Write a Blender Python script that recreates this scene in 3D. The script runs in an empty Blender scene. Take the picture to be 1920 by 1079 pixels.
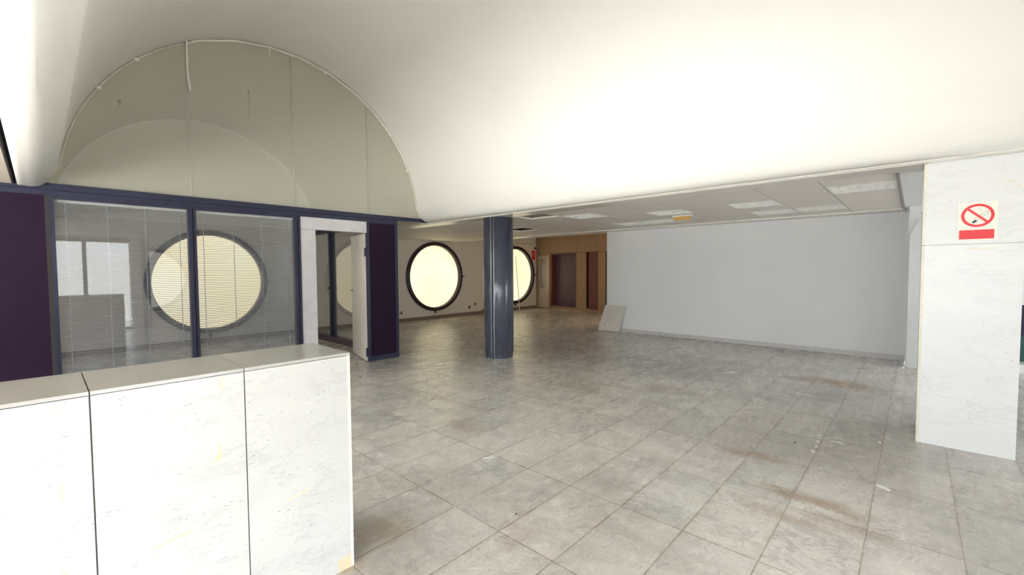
import bpy, bmesh, math, random
from mathutils import Vector, Matrix
random.seed(7)
SC = bpy.context.scene
COL = SC.collection
PI = math.pi

# ------------------------------------------------------------------ camera
cam_d = bpy.data.cameras.new('camera'); cam = bpy.data.objects.new('camera', cam_d); COL.objects.link(cam)
yaw, pit, rol = math.radians(47.273), math.radians(2.389), math.radians(-0.344)
fw = Vector((math.sin(yaw)*math.cos(pit), math.cos(yaw)*math.cos(pit), -math.sin(pit)))
rt = Vector((math.cos(yaw), -math.sin(yaw), 0)); up = rt.cross(fw)
r2 = rt*math.cos(rol)+up*math.sin(rol); u2 = up*math.cos(rol)-rt*math.sin(rol)
M = Matrix((r2, u2, -fw)).transposed().to_4x4(); M.translation = Vector((0, 0, 1.6))
cam.matrix_world = M
cam_d.sensor_width = 36; cam_d.lens = 817.73/1920*36; cam_d.clip_start = .05; cam_d.clip_end = 200
SC.camera = cam

# ------------------------------------------------------------------ world, daylight, exposure
SC.view_settings.view_transform = 'Standard'; SC.view_settings.look = 'None'
SC.view_settings.gamma = 1; SC.view_settings.exposure = 0.0; SC.view_settings.use_curve_mapping = False
W = bpy.data.worlds.new('world'); SC.world = W; W.use_nodes = True
wn = W.node_tree; wn.nodes.clear()
bg = wn.nodes.new('ShaderNodeBackground'); wo = wn.nodes.new('ShaderNodeOutputWorld')
tc = wn.nodes.new('ShaderNodeTexCoord'); sp = wn.nodes.new('ShaderNodeSeparateXYZ')
cr = wn.nodes.new('ShaderNodeValToRGB'); mr = wn.nodes.new('ShaderNodeMapRange')
mr.inputs[1].default_value = -1; mr.inputs[2].default_value = 1
# sunlit paving below, darker street fronts around the horizon, bright sky above
for p_, c_ in ((.0, (1.75, 1.68, 1.55)), (.39, (1.75, 1.68, 1.55)), (.46, (.62, .61, .58)), (.56, (.66, .70, .74)), (.66, (1.75, 1.88, 2.05)), (1., (1.6, 1.85, 2.1))):
    e = cr.color_ramp.elements[0] if p_ == 0 else cr.color_ramp.elements[-1] if p_ == 1. else cr.color_ramp.elements.new(p_)
    e.position = p_; e.color = (*c_, 1)
wn.links.new(tc.outputs['Generated'], sp.inputs[0]); wn.links.new(sp.outputs[2], mr.inputs[0])
wn.links.new(mr.outputs[0], cr.inputs[0]); wn.links.new(cr.outputs[0], bg.inputs[0]); wn.links.new(bg.outputs[0], wo.inputs[0])
bg.inputs[1].default_value = 12.0


def portal(name, loc, rot, sx, sy):
    l = bpy.data.lights.new(name, 'AREA'); l.shape = 'RECTANGLE'; l.size = sx; l.size_y = sy
    l.cycles.is_portal = True
    o = bpy.data.objects.new(name, l); COL.objects.link(o); o.location = loc; o.rotation_euler = rot


# portals only guide the sampling of the sky through the shopfront glass
portal('daylight_portal', (-1.14, -2.3, 1.25), (math.radians(90), 0, 0), 5.6, 2.4)
portal('daylight_portal', (-4.25, 1.6, 1.25), (0, math.radians(-90), 0), 2.4, 7.2)
portal('daylight_portal', (10.2, -4.25, 1.76), (0, math.radians(90), 0), 1.24, 3.1)
portal('daylight_portal', (8.9, -6.0, 1.25), (math.radians(90), 0, 0), 2.0, 2.4)


# ------------------------------------------------------------------ materials
def mat(name, color=(.8, .8, .8), rough=.5, metal=0., spec=.5, coat=0.):
    m = bpy.data.materials.new(name); m.use_nodes = True
    b = m.node_tree.nodes['Principled BSDF']
    b.inputs['Base Color'].default_value = (*color, 1); b.inputs['Roughness'].default_value = rough
    b.inputs['Metallic'].default_value = metal; b.inputs['Specular IOR Level'].default_value = spec
    b.inputs['Coat Weight'].default_value = coat
    return m


class NT:
    def __init__(s, m): s.m = m; s.n = m.node_tree.nodes; s.l = m.node_tree.links; s.b = s.n['Principled BSDF']
    def node(s, t, **k):
        n = s.n.new(t)
        for a, v in k.items(): setattr(n, a, v)
        return n
    def put(s, sock, v):
        if isinstance(v, bpy.types.NodeSocket): s.l.new(v, sock)
        elif isinstance(v, (tuple, list)): sock.default_value = v if len(v) == len(sock.default_value) else (*v, 1)
        else: sock.default_value = v
    def math(s, op, a, b=0., c=None, clamp=False):
        n = s.node('ShaderNodeMath', operation=op, use_clamp=clamp); s.put(n.inputs[0], a); s.put(n.inputs[1], b)
        if c is not None: s.put(n.inputs[2], c)
        return n.outputs[0]
    def coord(s, scale=(1, 1, 1), loc=(0, 0, 0), rot=(0, 0, 0), src='Object'):
        t = s.node('ShaderNodeTexCoord'); m = s.node('ShaderNodeMapping')
        m.inputs['Scale'].default_value = scale; m.inputs['Location'].default_value = loc; m.inputs['Rotation'].default_value = rot
        s.l.new(t.outputs[src], m.inputs[0]); return m.outputs[0]
    def noise(s, co, scale, detail=6, rough=.55, dist=0., out=0):
        n = s.node('ShaderNodeTexNoise'); n.inputs['Scale'].default_value = scale; n.inputs['Detail'].default_value = detail
        n.inputs['Roughness'].default_value = rough; n.inputs['Distortion'].default_value = dist
        s.put(n.inputs['Vector'], co); return n.outputs[out]
    def ramp(s, f, stops):
        n = s.node('ShaderNodeValToRGB'); e = n.color_ramp.elements
        while len(e) < len(stops): e.new(.5)
        for q, (p, c) in zip(e, stops):
            q.position = p; q.color = (c, c, c, 1) if not isinstance(c, (tuple, list)) else (*c, 1)
        s.put(n.inputs[0], f); return n.outputs[0]
    def mix(s, f, a, b, mode='MIX'):
        n = s.node('ShaderNodeMix', data_type='RGBA', blend_type=mode)
        s.put(n.inputs[0], f); s.put(n.inputs[6], a); s.put(n.inputs[7], b); return n.outputs[2]
    def bump(s, h, strength=.1, dist=.02):
        n = s.node('ShaderNodeBump'); n.inputs['Strength'].default_value = strength; n.inputs['Distance'].default_value = dist
        s.put(n.inputs['Height'], h); s.l.new(n.outputs[0], s.b.inputs['Normal'])


def plaster(name, color, rough=.6, var=.04, bump=.05, spec=.4):
    m = mat(name, color, rough, spec=spec); t = NT(m); co = t.coord()
    n = t.noise(co, 1.3, 5)
    d = tuple(c*(1-var*2) for c in color)
    t.put(t.b.inputs['Base Color'], t.mix(t.ramp(n, [(.3, 0.), (.75, 1.)]), (*d, 1), (*color, 1)))
    t.bump(t.noise(co, 60, 3), bump, .004)
    return m


def marble(name, base, vein, rough=.2, scale=1., rot=(0, 0, 0), stains=(), vs=.6):
    m = mat(name, base, rough, spec=.5); t = NT(m)
    co = t.coord(scale=(scale, scale, scale), rot=rot)
    st = t.coord(scale=(scale*1.0, scale*1.0, scale*3.2), rot=(rot[0], rot[1]+.5, rot[2]+.3))
    n1 = t.noise(st, 1.3, 8, .66, .45)
    v1 = t.math('ABSOLUTE', t.math('SUBTRACT', n1, .5))
    f1 = t.ramp(v1, [(0., 1.), (.035, 0.)])
    n0 = t.noise(co, 1.2, 3)
    f1 = t.math('MULTIPLY', f1, t.ramp(n0, [(.42, 0.), (.62, 1.)]))
    sp_ = t.ramp(t.noise(st, 17, 3, .6, .3), [(.60, 0.), (.68, 1.)])
    sp_ = t.math('MULTIPLY', sp_, t.ramp(t.noise(co, 2.6, 3), [(.44, 0.), (.58, 1.)]))
    f = t.math('ADD', t.math('MULTIPLY', f1, .32*vs), t.math('MULTIPLY', sp_, .75*vs), clamp=True)
    cloud = t.ramp(t.noise(st, .9, 6, .6, .5), [(.35, 0.), (.7, 1.)])
    bb = t.mix(t.math('MULTIPLY', cloud, .28*vs), (*base, 1), tuple((base[i]*.5+vein[i]*.5) for i in range(3)))
    c = t.mix(f, bb, (*vein, 1))
    if stains:
        sepn = t.node('ShaderNodeSeparateXYZ'); t.l.new(t.coord(), sepn.inputs[0])
        nz = t.math('MULTIPLY', t.math('SUBTRACT', t.noise(t.coord(), 9, 4), .5), 1.0)
        for (ax, a0, b0, ha, hb, tilt, colr, amt) in stains:
            a = sepn.outputs[ax]; b = sepn.outputs[2] if ax != 2 else sepn.outputs[1]
            da = t.math('SUBTRACT', a, a0); db = t.math('SUBTRACT', b, b0)
            db = t.math('SUBTRACT', db, t.math('MULTIPLY', da, tilt))
            q = t.math('MAXIMUM', t.math('DIVIDE', t.math('ABSOLUTE', da), ha), t.math('DIVIDE', t.math('ABSOLUTE', db), hb))
            q = t.math('ADD', q, nz)
            k = t.ramp(q, [(.75, amt), (1., 0.)])
            c = t.mix(k, c, (*colr, 1))
    t.put(t.b.inputs['Base Color'], c)
    return m


def floor_mat():
    m = mat('worn_marble_floor', (.4, .38, .35), .3, spec=.5); t = NT(m)
    co = t.coord(); s_ = t.node('ShaderNodeSeparateXYZ'); t.l.new(co, s_.inputs[0])
    PX, PY = .755, .4133
    gx = t.math('DIVIDE', t.math('SUBTRACT', s_.outputs[0], 1.855-7.55), PX)
    gy = t.math('DIVIDE', t.math('SUBTRACT', s_.outputs[1], .18-8.266), PY)
    ix = t.math('FLOOR', gx); iy = t.math('FLOOR', gy)
    def edge(g, p):
        f = t.math('FRACT', g); d = t.math('MINIMUM', f, t.math('SUBTRACT', 1., f)); return t.math('MULTIPLY', d, p)
    wob = t.math('MULTIPLY', t.math('SUBTRACT', t.noise(co, 22, 4), .5), .004)
    d = t.math('ADD', t.math('MINIMUM', edge(gx, PX), edge(gy, PY)), wob)
    joint = t.ramp(d, [(.0015, 1.), (.0052, 0.)])
    halo = t.ramp(d, [(.0, 1.), (.03, 0.)])
    cb = t.node('ShaderNodeCombineXYZ'); t.l.new(ix, cb.inputs[0]); t.l.new(iy, cb.inputs[1])
    wn_ = t.node('ShaderNodeTexWhiteNoise', noise_dimensions='3D'); t.l.new(cb.outputs[0], wn_.inputs[0])
    rnd = wn_.outputs[0]; rcol = wn_.outputs[1]
    # veins: each slab samples its own piece of stone
    off = t.node('ShaderNodeVectorMath', operation='SCALE'); t.l.new(rcol, off.inputs[0]); off.inputs[3].default_value = 13.
    add = t.node('ShaderNodeVectorMath', operation='ADD')
    st = t.coord(scale=(2.5, 1.15, 1.), rot=(0, 0, .15)); t.l.new(st, add.inputs[0]); t.l.new(off.outputs[0], add.inputs[1])
    v = add.outputs[0]
    n1 = t.noise(v, 1.5, 9, .66, 1.3); n2 = t.noise(v, 3.6, 8, .7, .8)
    base = t.ramp(n1, [(.2, (.50, .48, .45)), (.5, (.66, .64, .605)), (.8, (.80, .78, .745))])
    vein = t.ramp(t.math('ABSOLUTE', t.math('SUBTRACT', n2, .5)), [(0., 1.), (.045, 0.)])
    msk = t.ramp(t.noise(v, .9, 3), [(.42, 0.), (.6, 1.)])
    c = t.mix(t.math('MULTIPLY', t.math('MULTIPLY', vein, msk), .5), base, (.24, .245, .26, 1))
    light = t.ramp(t.noise(v, 5.5, 6, .7, 1.6), [(.52, 0.), (.82, 1.)])
    c = t.mix(t.math('MULTIPLY', light, .4), c, (.66, .64, .60, 1))
    tint = t.ramp(rnd, [(0., (.88, .885, .88)), (.35, (.98, .965, .945)), (.7, (1.0, .98, .97)), (1., (.94, .925, .92))])
    c = t.mix(1., c, tint, 'MULTIPLY')
    # rusty and ochre water stains
    big = t.noise(t.coord(scale=(.55, 1.6, 1)), 1.15, 7, .68, .7)
    c = t.mix(t.ramp(big, [(.60, 0.), (.74, .5)]), c, (.36, .255, .155, 1))
    gr = t.noise(t.coord(loc=(4, 7, 0)), .33, 5, .6, .3)
    c = t.mix(t.ramp(gr, [(.44, 0.), (.64, .55)]), c, (.235, .205, .18, 1))
    for (x, y, hx, hy, rt_, amt) in ((5.25, 2.95, .12, .45, .1, .35), (3.55, .52, .11, .42, .2, .65), (3.2, .62, .08, .3, .1, .4), (4.1, .95, .10, .36, .2, .6),
                                     (3.35, .28, .13, .3, .2, .4), (7.4, .75, .35, .7, .1, .8), (2.9, 3.35, .14, .3, .1, .4), (1.38, 2.38, .22, .2, .05, .4), (1.1, 2.2, .1, .06, 0., .5), (5.6, 2.3, .2, .5, .1, .3)):
        dx = t.math('SUBTRACT', s_.outputs[0], x); dy = t.math('SUBTRACT', t.math('SUBTRACT', s_.outputs[1], y), t.math('MULTIPLY', dx, -rt_))
        q = t.math('ADD', t.math('POWER', t.math('DIVIDE', dx, hx), 2.), t.math('POWER', t.math('DIVIDE', dy, hy), 2.))
        q = t.math('ADD', q, t.math('MULTIPLY', t.math('SUBTRACT', n1, .5), 3.4))
        c = t.mix(t.ramp(q, [(0., amt), (1., 0.)]), c, (.33, .235, .15, 1))
    c = t.mix(t.math('MULTIPLY', halo, .16), c, (.36, .29, .22, 1))
    c = t.mix(t.math('MULTIPLY', joint, t.ramp(t.noise(co, 2.2, 3), [(.3, .2), (.65, .75)])), c, (.19, .145, .11, 1))
    t.put(t.b.inputs['Base Color'], c)
    rg = t.ramp(t.noise(t.coord(scale=(1, 2.2, 1)), 2.6, 6, .7), [(.3, .14), (.7, .38)])
    t.put(t.b.inputs['Roughness'], rg)
    h = t.math('ADD', t.math('MULTIPLY', t.noise(t.coord(scale=(1, 1.6, 1)), 5., 6, .62, .5), 1.), t.math('MULTIPLY', joint, -.25))
    h = t.math('ADD', h, t.math('MULTIPLY', rnd, .1))
    t.bump(h, .42, .02)
    return m


def glass(name, tint=(.93, .96, .94), ior=1.5, rough=0., body=0., bodyc=(.8, .8, .75)):
    m = bpy.data.materials.new(name); m.use_nodes = True; n = m.node_tree.nodes; l = m.node_tree.links; n.clear()
    o = n.new('ShaderNodeOutputMaterial'); tr = n.new('ShaderNodeBsdfTransparent'); gl = n.new('ShaderNodeBsdfGlossy')
    fr = n.new('ShaderNodeFresnel'); mx = n.new('ShaderNodeMixShader')
    tr.inputs[0].default_value = (*tint, 1); gl.inputs['Roughness'].default_value = rough; fr.inputs[0].default_value = ior
    ge = n.new('ShaderNodeNewGeometry'); fm = n.new('ShaderNodeMath'); fm.operation = 'MULTIPLY'; inv = n.new('ShaderNodeMath'); inv.operation = 'SUBTRACT'
    inv.inputs[0].default_value = 1; l.new(ge.outputs['Backfacing'], inv.inputs[1]); l.new(inv.outputs[0], fm.inputs[0]); l.new(fr.outputs[0], fm.inputs[1])
    l.new(fm.outputs[0], mx.inputs[0])
    src = tr.outputs[0]
    if body:
        df = n.new('ShaderNodeBsdfDiffuse'); df.inputs[0].default_value = (*bodyc, 1); m2 = n.new('ShaderNodeMixShader')
        m2.inputs[0].default_value = body; l.new(tr.outputs[0], m2.inputs[1]); l.new(df.outputs[0], m2.inputs[2]); src = m2.outputs[0]
    l.new(src, mx.inputs[1]); l.new(gl.outputs[0], mx.inputs[2]); l.new(mx.outputs[0], o.inputs[0])
    return m


def wood(name, a, b, rough=.45, sc=1.):
    m = mat(name, a, rough); t = NT(m)
    n = t.noise(t.coord(scale=(8*sc, 8*sc, .7*sc)), 3., 6, .6, .6)
    t.put(t.b.inputs['Base Color'], t.mix(t.ramp(n, [(.3, 0.), (.7, 1.)]), (*a, 1), (*b, 1)))
    return m


def paint(name, color, rough=.35, spec=.5, coat=0.):
    m = mat(name, color, rough, spec=spec, coat=coat); t = NT(m)
    n = t.noise(t.coord(), 7., 5)
    t.put(t.b.inputs['Base Color'], t.mix(t.ramp(n, [(.3, 0.), (.7, 1.)]), tuple(c*.85 for c in color)+(1,), (*color, 1)))
    return m


M_FLOOR = floor_mat()
M_VAULT = plaster('vault_plaster', (.86, .845, .80), .55, .015, .04)
M_WHITE = plaster('white_wall_paint', (.84, .85, .86), .55, .02, .05)
M_CREAMWALL = plaster('cream_wall_paint', (.72, .68, .61), .5, .03, .05)
M_SOFFIT = plaster('soffit_gloss_paint', (.74, .70, .64), .25, .02, .02)
M_TILE = plaster('ceiling_tile', (.82, .77, .71), .6, .03, .1)
M_GAP = mat('dark_gap', (.03, .028, .03), .8)
M_VOID = plaster('ceiling_void', (.035, .03, .045), .9, .2)
M_VOIDG = plaster('grey_ceiling_board', (.36, .33, .31), .7, .1)
M_TRIM = paint('cream_trim_paint', (.84, .82, .76), .3)
M_NAVY = paint('navy_lacquered_steel', (.024, .025, .055), .38, .3)
M_NAVY2 = paint('blue_column_enamel', (.068, .076, .115), .22, .6, .35)
M_AUB = paint('aubergine_panel', (.016, .004, .021), .55, .18)
M_WDOOR = paint('light_grey_door_laminate', (.60, .585, .60), .4)
M_LEAF = paint('cream_door_leaf', (.62, .59, .54), .4)
M_DARKF = paint('maroon_window_frame', (.022, .006, .014), .35)
M_METAL = mat('brushed_steel', (.35, .34, .36), .35, 1.)
M_BLACK = mat('black_plastic', (.015, .015, .018), .5)
M_GLASS = glass('partition_glass', (.89, .90, .915), 1.75, 0., .035, (.74, .76, .79))
M_GLASS2 = glass('side_partition_glass', (.93, .94, .94), 2.4, 0., .06, (.7, .68, .66))
M_LUN = glass('lunette_glass', (.93, .93, .89), 1.35, .03, .22, (.82, .80, .71))
M_SHOP = glass('shopfront_glass', (.97, .98, .98), 1.45)
M_BLIND = paint('blind_slat_grey', (.36, .375, .40), .45)
M_RAIL = paint('blind_rail', (.66, .66, .62), .4)
M_LOUV = mat('louver_white', (.88, .88, .86), .3, spec=.6)
M_HOUS = paint('fixture_housing', (.70, .69, .66), .4)
M_BASE = marble('grey_marble_skirting', (.62, .60, .59), (.33, .33, .35), .3, 2.2)
M_BASE2 = paint('brown_skirting', (.22, .16, .13), .5)
M_SHELF = wood('beige_cabinet_laminate', (.35, .225, .125), (.27, .17, .095), .45)
M_RED = wood('reddish_wood', (.17, .050, .040), (.10, .028, .028), .4)
M_PLUM = wood('plum_panel', (.13, .075, .085), (.09, .05, .06), .45)
OCH = (.80, .62, .30)
tape = [(0, .506, .825, .008, .035, 0, OCH, .55), (0, .497, .79, .014, .014, 0, OCH, .6), (0, .025, .815, .008, .035, 0, OCH, .6),
        (0, .02, 1.115, .02, .022, 0, OCH, .35), (0, .33, .505, .07, .006, .12, OCH, .5), (0, .83, .50, .07, .006, .25, OCH, .4),
        (0, .516, 1.12, .008, .03, 0, OCH, .35), (0, 1.065, .03, .05, .05, .3, (.70, .52, .26), .6), (0, .023, .5, .01, .05, 0, OCH, .5)]
M_CTR = marble('white_marble_counter', (.55, .55, .53), (.20, .20, .24), .3, 2.6, (0, 0, 0), tape, .75)
M_CTOP = marble('grey_marble_counter_top', (.42, .41, .39), (.28, .275, .275), .16, 1.3, (.4, .2, 0), (), .55)
M_CTR2 = marble('white_marble_veined_slab', (.54, .55, .55), (.19, .21, .26), .3, 2.3, (.3, .5, 0), tape, .85)
pst = [(1, -.392, 1.754, .1, .005, 0, OCH, .6), (1, -.119, 2.295, .02, .006, 0, OCH, .5), (1, -.556, 2.294, .035, .006, 0, OCH, .5), (1, -.601, 2.25, .012, .015, 0, OCH, .4)]
M_PIL = marble('white_marble_pillar', (.78, .79, .79), (.42, .43, .47), .25, 1.7, (.9, .3, .5), pst, .6)
M_EDGE = paint('cream_slab_edge', (.80, .77, .66), .3)
M_SIGN = mat('cream_sign_plate', (.86, .85, .76), .4)
M_SRED = mat('sign_red', (.80, .004, .016), .4)
M_SWHT = mat('sign_white', (.85, .85, .83), .5)
M_ORANGE = mat('amber_diffuser', (.60, .36, .10), .3)
M_BOARD = plaster('offcut_board', (.70, .66, .60), .55, .03)
M_GREEN = paint('dark_green_panel', (.02, .09, .07), .5)
M_DEB = paint('white_plaster_chip', (.82, .80, .76), .8)
M_SPECK = mat('dark_grit', (.05, .035, .03), .9)


def glow(name, col, strength):
    m = mat(name, (.6, .55, .42), .25); t = NT(m)
    n = t.noise(t.coord(), .9, 3, .5)
    c = t.mix(t.ramp(n, [(.35, 0.), (.7, 1.)]), (*col, 1), tuple(min(1., q*w_) for q, w_ in zip(col, (1, 1.075, 1.30)))+(1,))
    t.put(t.b.inputs['Emission Color'], c); t.b.inputs['Emission Strength'].default_value = strength
    return m


M_GLOW = glow('sunlit_yellowed_window_film', (1., .86, .50), 1.16)
M_GLOWW = glow('added_warm_glow', (1., .74, .46), 2.2)  # warm glow for the added window that brightens the far end
M_GLOWB = glow('sunlit_blind_behind_glass', (1., .95, .84), 2.2)
M_GLOWC = glow('added_office_glow', (1., .96, .92), 5.5)  # strong glow for the added window that brightens the office


# ------------------------------------------------------------------ mesh helpers
def box(bm, a, b, mi=0):
    (x0, y0, z0), (x1, y1, z1) = a, b
    x0, x1 = sorted((x0, x1)); y0, y1 = sorted((y0, y1)); z0, z1 = sorted((z0, z1))
    v = [bm.verts.new(p) for p in ((x0, y0, z0), (x1, y0, z0), (x1, y1, z0), (x0, y1, z0), (x0, y0, z1), (x1, y0, z1), (x1, y1, z1), (x0, y1, z1))]
    for f in ((0, 3, 2, 1), (4, 5, 6, 7), (0, 1, 5, 4), (1, 2, 6, 5), (2, 3, 7, 6), (3, 0, 4, 7)):
        bm.faces.new([v[i] for i in f]).material_index = mi
    return v


def bx(*pairs):
    bm = bmesh.new()
    for a, b in pairs: box(bm, a, b)
    return bm


def prism(pts, axis, a, b, bm=None):
    """extrude a closed 2D outline along axis from a to b; pts are the other two coordinates in xyz order"""
    bm = bm or bmesh.new()
    def P(p, q):
        c = list(p); c.insert(axis, q); return c
    A = [bm.verts.new(P(p, a)) for p in pts]; B = [bm.verts.new(P(p, b)) for p in pts]
    n = len(pts)
    for i in range(n): bm.faces.new((A[i], A[(i+1) % n], B[(i+1) % n], B[i]))
    bm.faces.new(A[::-1]); bm.faces.new(B)
    bmesh.ops.recalc_face_normals(bm, faces=bm.faces)
    return bm


def tube(bm, pts, r, n=8):
    pts = [Vector(p) for p in pts]; rings = []
    for i, p in enumerate(pts):
        d = (pts[min(i+1, len(pts)-1)]-pts[max(i-1, 0)]).normalized()
        s = d.cross(Vector((0, 0, 1)));
        if s.length < .05: s = d.cross(Vector((0, 1, 0)))
        s.normalize(); t = d.cross(s)
        rr = r[i] if isinstance(r, (list, tuple)) else r
        rings.append([bm.verts.new(p+(s*math.cos(2*PI*k/n)+t*math.sin(2*PI*k/n))*rr) for k in range(n)])
    for a, b in zip(rings, rings[1:]):
        for k in range(n): bm.faces.new((a[k], a[(k+1) % n], b[(k+1) % n], b[k]))
    bm.faces.new(rings[0][::-1]); bm.faces.new(rings[-1])
    bmesh.ops.recalc_face_normals(bm, faces=bm.faces)
    return bm


def ring_profile(bm, c, prof, n=72):
    """lathe about the y axis through c=(x,z); prof = closed list of (radius, y)"""
    R = []
    for k in range(n):
        a = 2*PI*k/n
        R.append([bm.verts.new((c[0]+r*math.cos(a), y, c[1]+r*math.sin(a))) for r, y in prof])
    m = len(prof)
    for k in range(n):
        for j in range(m):
            bm.faces.new((R[k][j], R[k][(j+1) % m], R[(k+1) % n][(j+1) % m], R[(k+1) % n][j]))
    bmesh.ops.recalc_face_normals(bm, faces=bm.faces)
    return bm


def obj(name, bm, m, parent=None, bevel=0., smooth=False, **props):
    me = bpy.data.meshes.new(name)
    if bevel:
        bmesh.ops.bevel(bm, geom=[e for e in bm.edges if len(e.link_faces) == 2 and e.calc_face_angle(0) > .5], offset=bevel, segments=2, affect='EDGES', profile=.6)
    bm.to_mesh(me); bm.free()
    for q in (m if isinstance(m, (list, tuple)) else [m]): me.materials.append(q)
    if smooth:
        for p in me.polygons: p.use_smooth = True
    o = bpy.data.objects.new(name, me); COL.objects.link(o)
    if parent is not None:
        o.parent = parent; o.matrix_parent_inverse = parent.matrix_world.inverted() if False else Matrix.Translation(-parent.location) @ Matrix() if parent.type == 'EMPTY' else Matrix()
    for k, v in props.items(): o[k] = v
    return o


def struct(name, bm, m, parent=None, **k):
    o = obj(name, bm, m, parent, **k)
    if parent is None: o['kind'] = 'structure'
    return o


def thing(name, label, cat, loc=(0, 0, 0), group=None):
    o = bpy.data.objects.new(name, None); COL.objects.link(o); o.location = loc; o.empty_display_size = .2
    o['label'] = label; o['category'] = cat
    if group: o['group'] = group
    return o


def sroot(name, loc=(0, 0, 0)):
    o = bpy.data.objects.new(name, None); COL.objects.link(o); o.location = loc; o['kind'] = 'structure'; return o


def tag(o, label, cat, group=None):
    o['label'] = label; o['category'] = cat
    if group: o['group'] = group
    return o


# ------------------------------------------------------------------ room shell
YP = 6.948          # glazed partition plane
YF = 11.57          # far wall
YE = -2.2           # shopfront
YB = -5.9           # rear wall
XR = 10.0           # white wall on the right
XC = 14.0           # cupboard wall
struct('floor', bx(((-4.2, YB-.2, -.12), (14.8, YF+.3, 0))), M_FLOOR)

CX, CZ, RV = 2.544, 2.477, 2.381


def vault_profile(n=64):
    left = [(-.125, 2.52), (-.08, 2.52), (-.03, 2.516), (.02, 2.524), (.058, 2.545), (.088, 2.577), (.115, 2.62), (.138, 2.675)]
    a0 = math.asin((2.75-CZ)/RV)
    arc = [(CX-RV*math.cos(a0+(PI-2*a0)*i/n), CZ+RV*math.sin(a0+(PI-2*a0)*i/n)) for i in range(n+1)]
    right = [(2*CX-x, z) for x, z in reversed(left)]
    return left+arc+right


VP = vault_profile()


def vault(y0, y1):
    bm = bmesh.new(); th = .12
    outer = []
    for i, p in enumerate(VP):
        a = Vector(VP[max(i-1, 0)]); b = Vector(VP[min(i+1, len(VP)-1)]); d = (b-a).normalized()
        outer.append((p[0]-d.y*th, p[1]+d.x*th))
    outer[0] = (-.125, 2.68); outer[1] = (-.08, 2.68); outer[-1] = (2*CX+.125, 2.68); outer[-2] = (2*CX+.08, 2.68)
    for i in range(2, 8): outer[i] = (-.125+.02*i, 2.68+.02*i); outer[-1-i] = (2*CX+.125-.02*i, 2.68+.02*i)
    A = [bm.verts.new((x, y0, z)) for x, z in VP]; B = [bm.verts.new((x, y1, z)) for x, z in VP]
    C_ = [bm.verts.new((x, y0, z)) for x, z in outer]; D = [bm.verts.new((x, y1, z)) for x, z in outer]
    for i in range(len(VP)-1):
        f = bm.faces.new((A[i], A[i+1], B[i+1], B[i])); f.smooth = True
        bm.faces.new((D[i], D[i+1], C_[i+1], C_[i]))
        bm.faces.new((A[i], C_[i], C_[i+1], A[i+1])); bm.faces.new((B[i+1], D[i+1], D[i], B[i]))
    bm.faces.new((A[0], B[0], D[0], C_[0])); bm.faces.new((A[-1], C_[-1], D[-1], B[-1]))
    bmesh.ops.recalc_face_normals(bm, faces=bm.faces)
    return bm


struct('ceiling', vault(YE-.1, YF+.02), M_VAULT)
# soffits beside the vault
SZ = 2.53
rx0 = 2*CX+.125
struct('ceiling', bx(((rx0, YB, SZ), (5.77, YF, 2.66))), M_SOFFIT)
struct('ceiling', bx(((-4.1, YB, SZ), (-.155, YF, 2.66))), plaster('warm_soffit_paint', (.74, .66, .55), .5, .03))
struct('ceiling', bx(((-.165, YB, 2.60), (-.115, YF, 2.66))), M_GAP)         # back of the slit beside the vault lip
struct('ceiling', bx(((-.155, YE, SZ), (5.77, YB, 2.66))), M_WHITE)
# two fine ridges of the edge trim
struct('trim_1', bx(((5.235, YE, 2.512), (5.262, YF, 2.535))), M_TRIM, bevel=.004)
struct('trim_2', bx(((5.362, YE, 2.518), (5.376, YF, 2.535))), M_TRIM, bevel=.003)
struct('trim_3', bx(((-.152, YE, 2.52), (-.162, YP-.06, 2.56))), M_GAP)

# tiled ceiling (modules of .65 x .613) with light fittings and missing tiles
TX0, TY0, TW, TH = 5.77, .16, .6133, .65
LIGHTS = {(1, 0): 'A', (2, 2): 'B', (4, 1): 'C', (4, 2): 'D', (2, 4): 'E', (4, 5): 'F', (4, 6): 'G', (1, 6): 'H'}
MISSING = {(3, 10): M_VOID, (0, 7): M_VOIDG}
bm = bmesh.new(); ny = 18
for j in range(ny):
    i = 0
    while i < 6:
        if (i, j) in LIGHTS or (i, j) in MISSING: i += 1; continue
        k = i
        while k+1 < 6 and (k+1, j) not in LIGHTS and (k+1, j) not in MISSING: k += 1
        y1 = min(TY0+(j+1)*TH, YF)-.006
        box(bm, (TX0+i*TW+.003, TY0+j*TH+.006, 2.548), (TX0+(k+1)*TW-.003, y1, 2.575))
        i = k+1
struct('ceiling', bm, M_TILE)
struct('ceiling', bx(((5.7, YB, 2.82), (XR+.1, YF, 2.9)), ((XR+.05, YB, 2.5), (XR+.1, 5.85, 2.9)), ((5.7, YB, 2.6), (5.75, YF, 2.9)), ((5.7, YF, 2.6), (XR+.1, YF+.05, 2.9))), M_GAP)
struct('ceiling', bx(((TX0, YB, 2.548), (XR+.1, TY0-.02, 2.60))), M_WHITE)
struct('ceiling', bx(((9.45, TY0-.02, 2.54), (10.0, YF, 2.60))), M_SOFFIT)
struct('trim_4', bx(((9.44, TY0-.02, 2.525), (9.475, YF, 2.56)), ((9.475, TY0-.02, 2.53), (9.98, TY0, 2.56))), M_TRIM, bevel=.003)
struct('trim_5', bx(((5.77, TY0-.022, 2.528), (9.45, TY0, 2.60))), paint('grey_ceiling_edge', (.35, .30, .29), .5))
struct('ceiling', bx(((10.0, YB, 2.95), (XC+.7, YF+.1, 3.05))), M_TILE)
struct('ceiling', bx(((9.96, 5.88, 2.53), (10.0, YF, 3.0))), M_CREAMWALL)
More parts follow.
